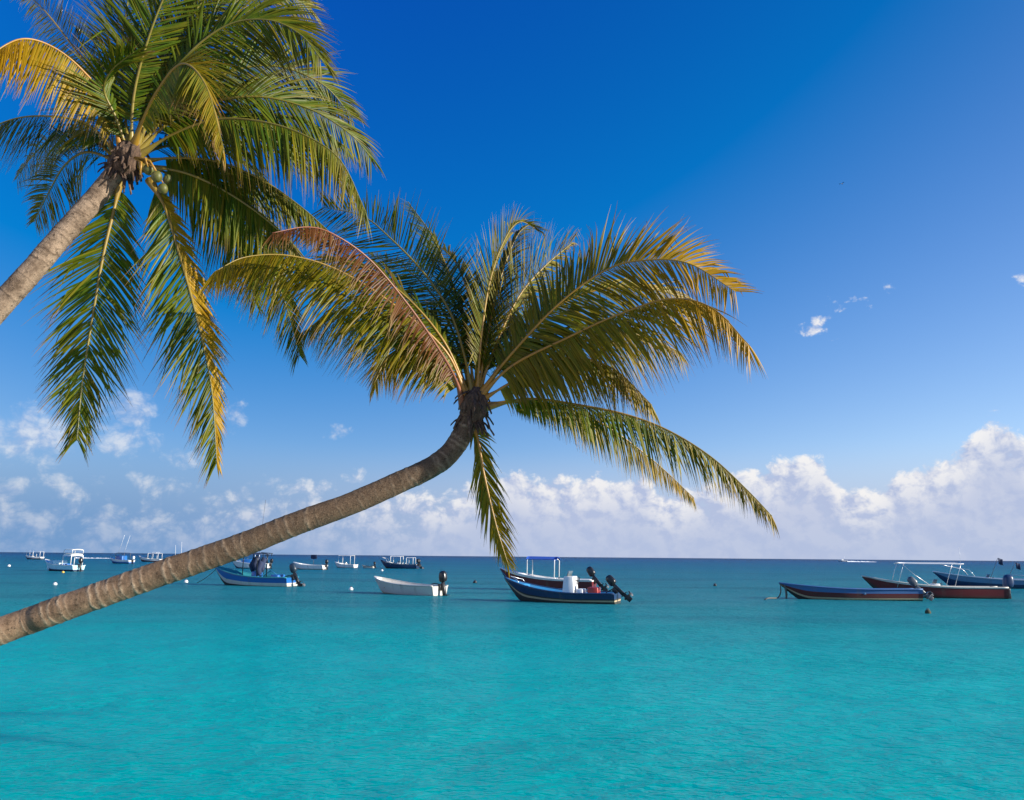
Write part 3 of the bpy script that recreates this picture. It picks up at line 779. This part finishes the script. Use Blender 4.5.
# 11 dinghy
b = boat('tiny grey dinghy with a dark outboard floating past the awning boat', 368, 568.2, 165, 'dinghy', 'dinghy')
s = make_hull(b, 2.3, 1.1, .32, .2, [(.4, 'bottom'), (1, 'oldwhite')], 'oldwhite', 'grey', deck=.85, draft=.15)
add_motor(b, -1.15, .38, 20, 'black', s=.95); add_bench(b, s, .5, 'oldwhite', .25)

# 12 dark dive boat
b = boat('dark navy dive boat with white cabin frames and twin black motors', 399, 568.5, 170)
s = make_hull(b, 7.0, 2.2, .72, .75, [(.34, 'bottom'), (.8, 'navy'), (.93, 'navy'), (1, 'white')], 'white', 'navy', deck=.72, deck_m='white')
add_canopy(b, -.6, 1.5, 1.8, 2.15, 'canvas_white', 'white', foot=.7, camber=.06, pr=.05)
add_canopy(b, -2.9, -1.5, 1.7, 1.95, 'canvas_white', 'white', foot=.7, camber=.05, pr=.05)
add_console(b, .1, .9, 1.0, .7, 'white', .12)
q = MB()
for k in range(5): q.tube([(-1.4 + .5 * k, -.85, .35), (-1.4 + .5 * k, -.85, 1.0)], [.09, .09], 8)
q.build('tank_rack', M['white'], b)
add_motor(b, -3.5, .75, 25, 'black', y=.35, s=1.2); add_motor(b, -3.5, .75, 25, 'black', y=-.35, s=1.2)
pole(b, 'bow_rail', [(2.0, -.7, 1.0), (2.3, -.65, 1.65), (3.3, 0, 1.95), (2.3, .65, 1.65), (2.0, .7, 1.0)], .04, 'white')

# 13 far left canopy boat
b = boat('distant white boat with a low roof, farthest to the left under the horizon', 33.5, 559.4, 172)
s = make_hull(b, 6.3, 2.1, .75, .6, [(.42, 'bottom'), (.6, 'navy'), (1, 'white')], 'white', 'white', deck=.7)
add_canopy(b, -3.0, -.1, 1.8, 2.55, 'canvas_white', 'white', foot=.75, camber=.05, pr=.07)
add_console(b, .4, .9, 1.0, .6, 'white', .1)
q = MB(); q.tube([(.9, -.8, .8), (1.0, -.8, 3.0), (2.2, -.7, 3.0), (2.2, -.7, .9)], .05, 6); q.tube([(.9, .8, .8), (1.0, .8, 3.0), (2.2, .7, 3.0), (2.2, .7, .9)], .05, 6); q.build('tower_frame', M['alu'], b)

# 14 aqua boat with two tier roof
b = boat('pale aqua boat with upright seats, two tier white roof and dark motor', 61, 571, 154)
s = make_hull(b, 6.6, 2.0, .68, .75, [(.32, 'bottom'), (.46, 'navy'), (1, 'pale_blue')], 'pale_blue', 'white', deck=.78, deck_m='white')
for u in (.5, .66, .78):
    q = MB(); x = s[3](u); q.box((x - .2, -.55, .15), (x + .2, .55, .65), 0, .06); q.box((x - .24, -.55, .6), (x - .1, .55, 1.35), 0, .06); q.build('seat', M['cushion'], b)
add_canopy(b, -2.9, -1.1, 1.7, 2.15, 'canvas_white', 'white', foot=.7, camber=.05, pr=.05, th=.3)
add_canopy(b, -2.9, -1.1, 1.6, 2.7, 'canvas_white', 'white', foot=2.2, camber=.05, pr=.04, th=.1)
q = MB(); q.box((-1.2, -.6, .15), (-.5, .6, .95), 0, .08); q.build('console', M['blue'], b)
add_motor(b, -3.3, .72, 10, 'black', s=1.2)

# 15 blue cabin boat with outriggers
b = boat('white bowed boat with a blue cabin and two tall thin outrigger poles', 120.5, 563.5, 160)
s = make_hull(b, 6.4, 2.1, .72, .7, [(.4, 'navy'), (.62, 'blue'), (1, 'white')], 'white', 'white', deck=.62)
q = MB(); q.box((-1.2, -.8, .3), (1.0, .8, 1.75), 0, .12, taper=(.85, .9)); q.build('cabin', M['blue'], b)
add_canopy(b, -1.9, .8, 1.9, 2.35, 'canvas_navy', 'grey', foot=.75, camber=.06, pr=.05)
for sd, lean in ((-1, -.5), (1, -1.9)): pole(b, 'outrigger_pole', [(.1, sd * .8, 2.2), (lean, sd * 1.5, 6.3)], .025, 'white')
add_motor(b, -3.2, .72, 0, 'white', s=1.3)

# 16 boat by the trunk
b = boat('distant white boat with a scalloped white roof, its stern touching the trunk', 150, 561.8, 168)
s = make_hull(b, 7.2, 2.2, .75, .75, [(.38, 'bottom'), (.56, 'maroon'), (1, 'white')], 'white', 'white', deck=.75)
add_canopy(b, -3.2, .4, 1.9, 2.3, 'canvas_white', 'white', foot=.75, camber=.08, pr=.06, nb=6)
add_canopy(b, -2.4, -.9, 1.4, 2.62, 'canvas_white', 'white', foot=2.3, camber=.05, pr=.04)
add_console(b, .9, .9, .9, .6, 'white', .1)
# 17 masts only just showing over the trunk
b = boat('boat hidden by the trunk with only its two white masts rising above it', 180, 563, 165)
s = make_hull(b, 6.4, 2.1, .7, .6, [(.4, 'navy'), (1, 'white')], 'white', 'white', deck=.65)
for x, h in ((-.4, 5.2), (1.3, 4.4)): pole(b, 'mast', [(x, .2, .5), (x + .3, .2, h)], .035, 'white')
add_motor(b, -3.2, .7, 0, 'black', s=1.2)
# 18 speedboat at the horizon
b = boat('tiny white speedboat running along the horizon in front of its wake', 842, 561.6, 176, 'speedboat', 'speedboat')
del b['group']
s = make_hull(b, 9.5, 3.0, 1.2, .9, [(.3, 'navy'), (1, 'white')], 'white', 'white', deck=.5)
q = MB(); q.box((-1.5, -1.1, .6), (1.6, 1.1, 2.5), 0, .25, taper=(.6, .8), shift=(-.3, 0)); q.build('cabin', M['white'], b)
pole(b, 'radar_mast', [(-1.6, 0, 2.2), (-2.6, 0, 5.0)], .12, 'white')
spd = b

# wakes
def wake(p0, p1, h, w, label):
    mb = MB(); rg = random.Random(5); d = (p1 - p0); L = d.length; d.normalize(); sd = Vector((-d.y, d.x, 0)); n = 60; rows = []
    for i in range(n + 1):
        t = i / n; p = p0 + d * L * t; hh = h * (1 - .6 * t) * rg.uniform(.5, 1.2); ww = w * (.6 + .8 * t)
        rows.append([mb.vert(p + sd * ww * y + Vector((0, 0, -.05 + hh * (1 - y * y) * rg.uniform(.7, 1.2)))) for y in (-1, -.7, -.3, 0, .3, .7, 1)])
    mb.grid(rows)
    o = mb.build('wake_foam', M['foam'], None); return tag(o, label, 'wake', None, 'stuff')
M['foam'] = paint('sea_foam', (.8, .83, .85), .9, worn=.3, dirt=(.3, .5, .6), scale=.5, streak=False)
g1 = ground(845, 561.8); g2 = ground(884, 562.2)
wake(Vector((g1.x + 2, g1.y, 0)), Vector((g1.x + 32, g1.y + 4, 0)), 1.1, 1.5, 'white wake trailing the speedboat on the horizon')
g1 = ground(76, 558.2); g2 = ground(106, 558.6)
wake(Vector((g1.x, g1.y, 0)), Vector((g2.x, g1.y + 2, 0)), .42, .8, 'white line of foam behind the aqua boat')

# buoys
GU = 'mooring buoys floating between the boats'
def buoy(px, py, r, mat, label, cap=None):
    r *= .85
    g0 = ground(px, py)
    o = empty('mooring_buoy', (g0.x, g0.y, 0)); tag(o, label, 'buoy', GU)
    q = MB(); q.ball((0, 0, r * .35), r, 12); q.build('float', M[mat], o)
    q = MB(); q.tube([(-.05, 0, r * 1.3), (-.05, 0, r * 1.55), (.05, 0, r * 1.55), (.05, 0, r * 1.3)], .02, 6); q.build('ring', M['grey'], o)
buoy(186, 582.5, .19, 'white', 'white ball buoy just under the leaning trunk')
buoy(55, 585, .17, 'white', 'white ball buoy on open water below the aqua boat')
buoy(9, 566.5, .28, 'white', 'small white buoy alone at the far left')
buoy(63, 572.8, .18, 'orange', 'yellow buoy beside the aqua boat')
buoy(351, 590, .17, 'white', 'white buoy left of the small weathered white boat')
buoy(382, 571, .22, 'white', 'pale buoy in front of the navy dive boat')
buoy(475, 583, .2, 'black', 'black buoy between the weathered white boat and the maroon one')
buoy(715, 586, .17, 'black', 'small black buoy alone on open water right of the centre boats')
buoy(928, 613.5, .15, 'weed', 'dark weedy buoy in front of the long boats, nearest of all buoys')

# mooring ropes
def rope(pts, label, r=.02):
    o0 = Vector(pts[0]); q = MB(); path, L = spline([Vector(p) - o0 for p in pts], 24); q.tube(path, r, 6)
    o = q.build('mooring_rope', M['rope'], None); o.location = o0; tag(o, label, 'rope')
def bow_of(b, L, z): return b.location + Vector((math.cos(b.rotation_euler.z), math.sin(b.rotation_euler.z), 0)) * (L / 2) + Vector((0, 0, z))
p = bow_of(panga, 7.65, .85)
w1 = ground(768, 600); w2 = ground(780, 599)
rope([p, p + Vector((-.05, -.1, -.5)), Vector((p.x - .25, p.y - .1, .05)), Vector((w1.x, w1.y, .1)), Vector((w1.x - .3, w1.y, -.06))], 'slack dark rope hanging from the long faded blue boat to the water', .035)
rope([p + Vector((.2, -.12, -.05)), p + Vector((.26, -.16, -.5)), p + Vector((.24, -.16, -1.0))], 'short knotted rope end dangling at the bow of the faded blue boat', .06)
p = bow_of(tealboat, 6.4, 1.2); w1 = ground(196, 583)
rope([p, p.lerp(Vector((w1.x, w1.y, 0)), .5) + Vector((0, 0, -.12)), Vector((w1.x, w1.y, -.05))], 'mooring rope running from the green bow down to the water', .028)

# bird
g0 = at(842, 184, 160); q = MB()
q.tube([(-.25, 0, 0), (-.12, 0, .03), (.05, 0, .04), (.22, 0, .02), (.3, 0, .01)], [.02, .06, .07, .045, .01], 8)
for sd in (-1, 1):
    rws = [[q.vert((.1 - .1 * t, sd * (.03 + .5 * t), .05 + .14 * math.sin(t * 2.4))), q.vert((-.08 - .16 * t, sd * (.03 + .5 * t), .04 + .14 * math.sin(t * 2.4))), q.vert((0, sd * (.03 + .5 * t), .03 + .14 * math.sin(t * 2.4)))] for t in (0, .25, .5, .75, 1)]
    q.grid(rws, 0, closed=True)
o = q.build('bird', M['black'], None); o.location = g0; o.rotation_euler = (0, 0, .6); tag(o, 'small dark bird flying high in the blue sky', 'bird')

# ------------------------------------------------------------------ beach
def shore(x): return 5.4 + 5.2 * sstep(-5.2, -10, x)
def bz(x, y):
    s_ = shore(x) - y
    return (min(1.15, .13 * s_) if s_ > 0 else max(-2.5, .1 * s_)) + .03 * mnoise.noise(Vector((x * .5, y * .5, 0)))
mb = MB(); rows = []
for j in range(121):
    y = -60 + 85 * j / 120
    rows.append([mb.vert((x, y, bz(x, y))) for x in [-90 + 180 * i / 160 for i in range(161)]])
mb.grid(rows)
def sand_mat():
    mt, t, out = material('beach_sand')
    b = t.n('ShaderNodeBsdfPrincipled'); t.l(b.outputs[0], out.inputs[0]); tc = t.n('ShaderNodeTexCoord').outputs['Object']
    n = t.noise(tc, 1.5, 6, .6); n2 = t.noise(tc, 40, 3, .6)
    t.l(t.mix(n, (.5, .42, .3, 1), (.66, .57, .43, 1)), b.inputs['Base Color']); b.inputs['Roughness'].default_value = .95
    bp = t.n('ShaderNodeBump'); bp.inputs['Strength'].default_value = .5; bp.inputs['Distance'].default_value = .03
    t.l(t.m('ADD', n, t.m('MULTIPLY', n2, .3)), bp.inputs['Height']); t.l(bp.outputs[0], b.inputs['Normal'])
    return mt
tag(mb.build('beach', sand_mat()), kind='structure')

# ------------------------------------------------------------------ sea
def sea_mat():
    mt, t, out = material('sea_water')
    tc = t.n('ShaderNodeTexCoord').outputs['Object']
    sp = t.n('ShaderNodeSeparateXYZ'); t.l(tc, sp.inputs[0])
    # depth of the water grows with the distance from the beach
    big = t.noise(t.vm('MULTIPLY', tc, (.016, .03, 1)), 1, 3, .5)
    y = t.m('MAXIMUM', sp.outputs[1], 3.0)
    lg = t.m('LOGARITHM', y, 10.0)
    bandn = t.noise(t.vm('MULTIPLY', tc, (.05, .12, 1)), 1, 4, .6)
    lg = t.m('ADD', lg, t.m('ADD', t.m('MULTIPLY', t.m('SUBTRACT', bandn, .5), .25), t.m('MULTIPLY', t.m('SUBTRACT', big, .5), .25)))
    k = t.mr(lg, .7, 3.3, 0, 1, smooth=False)
    P = lambda m_: (math.log10(m_) - .7) / 2.6
    body = t.ramp(k, SEA_STOPS(P))
    # darker sea grass patches
    patch = t.noise(t.vm('MULTIPLY', tc, (.03, .09, 1)), 1, 5, .62)
    pm = t.m('MULTIPLY', t.mr(patch, .47, .62), t.mr(y, 22, 34))
    body = t.mix(t.m('MULTIPLY', pm, t.mr(y, 60, 400, .38, .2)), body, (.012, .1, .15, 1))
    # ripples
    def rip(sx, sy, det, dist=.4, w=0):
        return t.noise(t.vm('ADD', t.vm('MULTIPLY', tc, (sx, sy, 1)), (w, w, w)), 1, det, .55, dist)
    r1 = rip(.75, 1.25, 3, .6, 3); r2 = rip(2.3, 3.4, 3, .5, 9); r3 = rip(6.5, 8.5, 2, .3, 17); r0 = rip(.12, .33, 2, .3, 5)
    h = t.m('ADD', t.m('ADD', t.m('MULTIPLY', r1, .26), t.m('MULTIPLY', r0, .4)), t.m('ADD', t.m('MULTIPLY', r2, .26), t.m('MULTIPLY', r3, .11)))
    bp = t.n('ShaderNodeBump'); bp.inputs['Strength'].default_value = 1; bp.inputs['Distance'].default_value = 1.0; t.l(h, bp.inputs['Height'])
    gust = t.noise(t.vm('MULTIPLY', tc, (.12, .3, 1)), 1, 3, .5)
    t.l(t.mr(gust, .3, .7, .55, 1.0), bp.inputs['Strength'])
    df = t.n('ShaderNodeSubsurfaceScattering', falloff='BURLEY'); t.l(body, df.inputs['Color']); t.l(bp.outputs[0], df.inputs['Normal'])
    df.inputs['Radius'].default_value = (.4, 1, 1); df.inputs['Scale'].default_value = 2.6
    d2 = t.n('ShaderNodeBsdfDiffuse'); t.l(body, d2.inputs[0]); t.l(bp.outputs[0], d2.inputs['Normal'])
    dm = t.n('ShaderNodeMixShader'); dm.inputs[0].default_value = .08; t.l(df.outputs[0], dm.inputs[1]); t.l(d2.outputs[0], dm.inputs[2])
    gl = t.n('ShaderNodeBsdfGlossy'); gl.inputs['Roughness'].default_value = .13; t.l(bp.outputs[0], gl.inputs['Normal'])
    fr = t.n('ShaderNodeFresnel'); fr.inputs[0].default_value = 1.333; t.l(bp.outputs[0], fr.inputs['Normal'])
    fk = t.m('MINIMUM', t.m('MULTIPLY', fr.outputs[0], .44), .2)
    mx = t.n('ShaderNodeMixShader'); t.l(fk, mx.inputs[0]); t.l(dm.outputs[0], mx.inputs[1]); t.l(gl.outputs[0], mx.inputs[2])
    t.l(mx.outputs[0], out.inputs[0])
    return mt
def SEA_STOPS(P):
    return [(0, (.0, .375, .37)), (P(9), (.0, .375, .37)), (P(14), (.0, .385, .385)), (P(21), (.0, .34, .35)), (P(31), (.01, .26, .28)), (P(45), (.02, .21, .24)),
            (P(85), (.016, .18, .235)), (P(200), (.006, .135, .22)), (P(700), (.003, .08, .2)), (1, (.002, .045, .13))]
mb = MB()
xs = [-40000, -8000, -1500, -300, -60, 0, 60, 300, 1500, 8000, 40000]; ys = [-60, 0, 30, 80, 200, 600, 2000, 8000, 20000, 60000]
rows = [[mb.vert((x, y, 0)) for x in xs] for y in ys]
mb.grid(rows, 0, smooth=False)
tag(mb.build('sea', sea_mat()), kind='structure')

# ------------------------------------------------------------------ sun and sky
SUN_EL, SUN_AZ = R(18.5), R(108)        # azimuth clockwise from the view direction (+Y)
sd = Vector((math.sin(SUN_AZ) * math.cos(SUN_EL), math.cos(SUN_AZ) * math.cos(SUN_EL), math.sin(SUN_EL)))
ld = bpy.data.lights.new('sun', 'SUN'); ld.energy = 4.9; ld.angle = R(.5); ld.color = (1, .93, .82)
lo = bpy.data.objects.new('sun', ld); COL.objects.link(lo); lo.rotation_euler = (-sd).to_track_quat('-Z', 'Y').to_euler(); lo.location = (0, 0, 50)

w = bpy.data.worlds.new('World'); sc.world = w; w.use_nodes = True
t = NT(w.node_tree); out = t.n('ShaderNodeOutputWorld'); bg = t.n('ShaderNodeBackground'); t.l(bg.outputs[0], out.inputs[0])
STR = .1; bg.inputs[1].default_value = STR
sky = t.n('ShaderNodeTexSky', sky_type='NISHITA', sun_disc=False, sun_elevation=SUN_EL, sun_rotation=-SUN_AZ, altitude=0, air_density=1.0, dust_density=.3, ozone_density=4.0)
gen = t.n('ShaderNodeTexCoord').outputs['Generated']
sp = t.n('ShaderNodeSeparateXYZ'); t.l(gen, sp.inputs[0])
az = t.m('ARCTAN2', sp.outputs[0], sp.outputs[1]); el = t.m('ARCSINE', sp.outputs[2])
cb = t.n('ShaderNodeCombineXYZ'); t.l(az, cb.inputs[0]); t.l(el, cb.inputs[1]); Pv = cb.outputs[0]
def ae(px, py):
    d = ray(px, py).normalized(); return math.atan2(d.x, d.y), math.asin(d.z)
skyc = sky.outputs[0]
# the photograph was taken through a polarising filter: deeper, more saturated blue
EXPO = .85; KX = STR * 2 ** EXPO; K0 = .1516
sx = t.n('ShaderNodeSeparateColor'); t.l(skyc, sx.inputs[0]); cx = t.n('ShaderNodeCombineColor')
def chan(i, ga, aa, sub):
    v = t.m('SUBTRACT', t.m('MULTIPLY', t.m('POWER', t.m('MULTIPLY', sx.outputs[i], K0), ga), aa), sub)
    t.l(t.m('MULTIPLY', t.m('MAXIMUM', v, .002), 1 / KX), cx.inputs[i])
toward_sun = t.mr(az, -.35, .62, 0, 1, smooth=False)
chan(0, 1.0, 1.3, t.m('MULTIPLY_ADD', toward_sun, -.09, .2)); chan(1, 1.0, .97, t.m('MULTIPLY_ADD', toward_sun, -.045, .078)); chan(2, .7, .98, 0)
skyc = cx.outputs[0]
# clouds: a bank of cumulus on the horizon and scattered small ones, by direction
n_w = t.noise(Pv, 26, 3, .5, out='Color')
Pw = t.vm('ADD', Pv, t.vm('MULTIPLY', t.vm('SUBTRACT', n_w, (.5, .5, .5)), (.022, .018, 0)))
def fbm(vec):
    v = t.vm('MULTIPLY', vec, (1, 1.2, 1))
    vo = t.n('ShaderNodeTexVoronoi', feature='SMOOTH_F1', voronoi_dimensions='2D'); t.l(v, vo.inputs['Vector'])
    vo.inputs['Scale'].default_value = 34; vo.inputs['Detail'].default_value = 3; vo.inputs['Roughness'].default_value = .55
    vo.inputs['Smoothness'].default_value = .35; vo.inputs['Lacunarity'].default_value = 2.3
    bil = t.m('SUBTRACT', .95, vo.outputs['Distance'])
    return t.m('ADD', t.m('MULTIPLY', bil, .3), t.m('MULTIPLY', t.noise(v, 20, 6, .54), .7))
nz = fbm(Pw)
nzl = fbm(t.vm('ADD', Pw, (.009, .009, 0)))           # a step towards the sun
tops = [(-200, 495), (-60, 480), (60, 492), (160, 500), (250, 492), (300, 486), (340, 492), (375, 486), (430, 492), (470, 478), (500, 462), (530, 470), (560, 474), (600, 470), (640, 470), (662, 490), (695, 480), (730, 470), (765, 464),
        (795, 452), (818, 452), (838, 482), (868, 486), (897, 462), (930, 456), (955, 446), (975, 426), (996, 412), (1014, 424), (1040, 440), (1150, 470), (1250, 480)]
fc = t.n('ShaderNodeFloatCurve'); cu = fc.mapping.curves[0]; fc.mapping.extend = 'HORIZONTAL'
A0, A1 = -.9, .9; E1 = .25
pp = []
for x, y in tops:
    a, e = ae(x, y); pp.append(((a - A0) / (A1 - A0), max(0, e) / E1))
cu.points[0].location = pp[0]; cu.points[1].location = pp[-1]
for p_ in pp[1:-1]: cu.points.new(*p_)
fc.mapping.update()
t.l(t.mr(az, A0, A1, 0, 1, smooth=False), fc.inputs[1])
top = t.m('MULTIPLY', fc.outputs[0], E1)
bank = t.m('MULTIPLY', t.m('SUBTRACT', top, el), 34.0)           # >0 under the top line
bank = t.m('MINIMUM', bank, .9)
strength = t.mr(az, ae(420, 520)[0], ae(560, 520)[0], .25, 1.0)
bank = t.m('MULTIPLY', bank, t.mr(az, ae(330, 520)[0], ae(560, 520)[0], .55, 1.0))
blobs = [(28, 438, 52, 28, 1.2), (4, 490, 22, 16, .9), (121, 412, 28, 26, 1.2), (128, 440, 28, 22, 1.1), (185, 460, 22, 11, .9), (232, 418, 13, 18, .9), (88, 490, 30, 16, .7), (158, 486, 36, 14, .75), (62, 482, 30, 12, .6),
         (335, 431, 18, 7, .6), (297, 487, 40, 12, .9), (240, 500, 22, 14, .8), (362, 478, 24, 12, .7), (100, 512, 60, 16, .6), (850, 298, 30, 13, .46), (825, 328, 22, 12, .48), (1022, 277, 14, 9, .6), (400, 505, 50, 20, .8), (200, 512, 60, 16, .5), (330, 510, 50, 16, .6)]
acc = None
for (x, y, rx, ry, st_) in blobs:
    a, e = ae(x, y); ra, re = rx / F, ry / F
    v = t.vm('MULTIPLY_ADD', Pv, (1 / ra, 1 / re, 0), (-a / ra, -e / re, 0))
    q = t.m('SUBTRACT', st_, t.m('MULTIPLY', t.vm('DOT_PRODUCT', v, v), st_ * .6))
    acc = q if acc is None else t.m('MAXIMUM', acc, q)
cov = t.m('MAXIMUM', t.m('SUBTRACT', t.m('MULTIPLY', acc, .8), .25), bank)
cov = t.m('MAXIMUM', cov, -1.0)
dens_raw = t.m('ADD', t.m('ADD', cov, .16), t.m('MULTIPLY', t.m('SUBTRACT', nz, .5), 2.2))
dens = t.mr(dens_raw, .0, t.mr(az, -.4, .1, .9, .5))
lit = t.m('ADD', t.m('MULTIPLY', t.m('SUBTRACT', nz, nzl), 3.6), .58, clamp=True)
hgt = t.mr(t.m('SUBTRACT', top, el), .005, .075, 1, 0)      # 1 near the tops
lit2 = t.m('MULTIPLY', lit, t.m('ADD', t.m('MULTIPLY', hgt, .8), .2))
cl = t.mix(lit2, c4([q / KX for q in (.46, .53, .74)]), c4([q / KX for q in (.93, .91, .9)]))
thin = t.mr(el, ae(512, 556)[1], ae(512, 500)[1], .55, 1)
azf = t.mr(az, ae(40, 540)[0], ae(620, 540)[0])
veil_c = t.mix(azf, c4([q / KX for q in (.165, .33, .60)]), c4([q / KX for q in (.44, .53, .74)]))
veil_f = t.m('POWER', t.mr(el, .0, ae(512, 445)[1], 1, 0, smooth=False), .85)
veil_f = t.m('MULTIPLY', t.mr(veil_f, 0, .85), .97)
sk2 = t.mix(veil_f, skyc, veil_c)
fin = t.mix(t.m('MULTIPLY', t.m('MULTIPLY', dens, thin), t.mr(az, -.45, .1, .58, .95)), sk2, cl)
t.l(fin, bg.inputs[0])

sc.view_settings.view_transform = 'Standard'; sc.view_settings.look = 'None'; sc.view_settings.exposure = EXPO; sc.view_settings.gamma = 1
sc.view_settings.use_curve_mapping = False
sc.cycles.max_bounces = 6; sc.cycles.transparent_max_bounces = 4
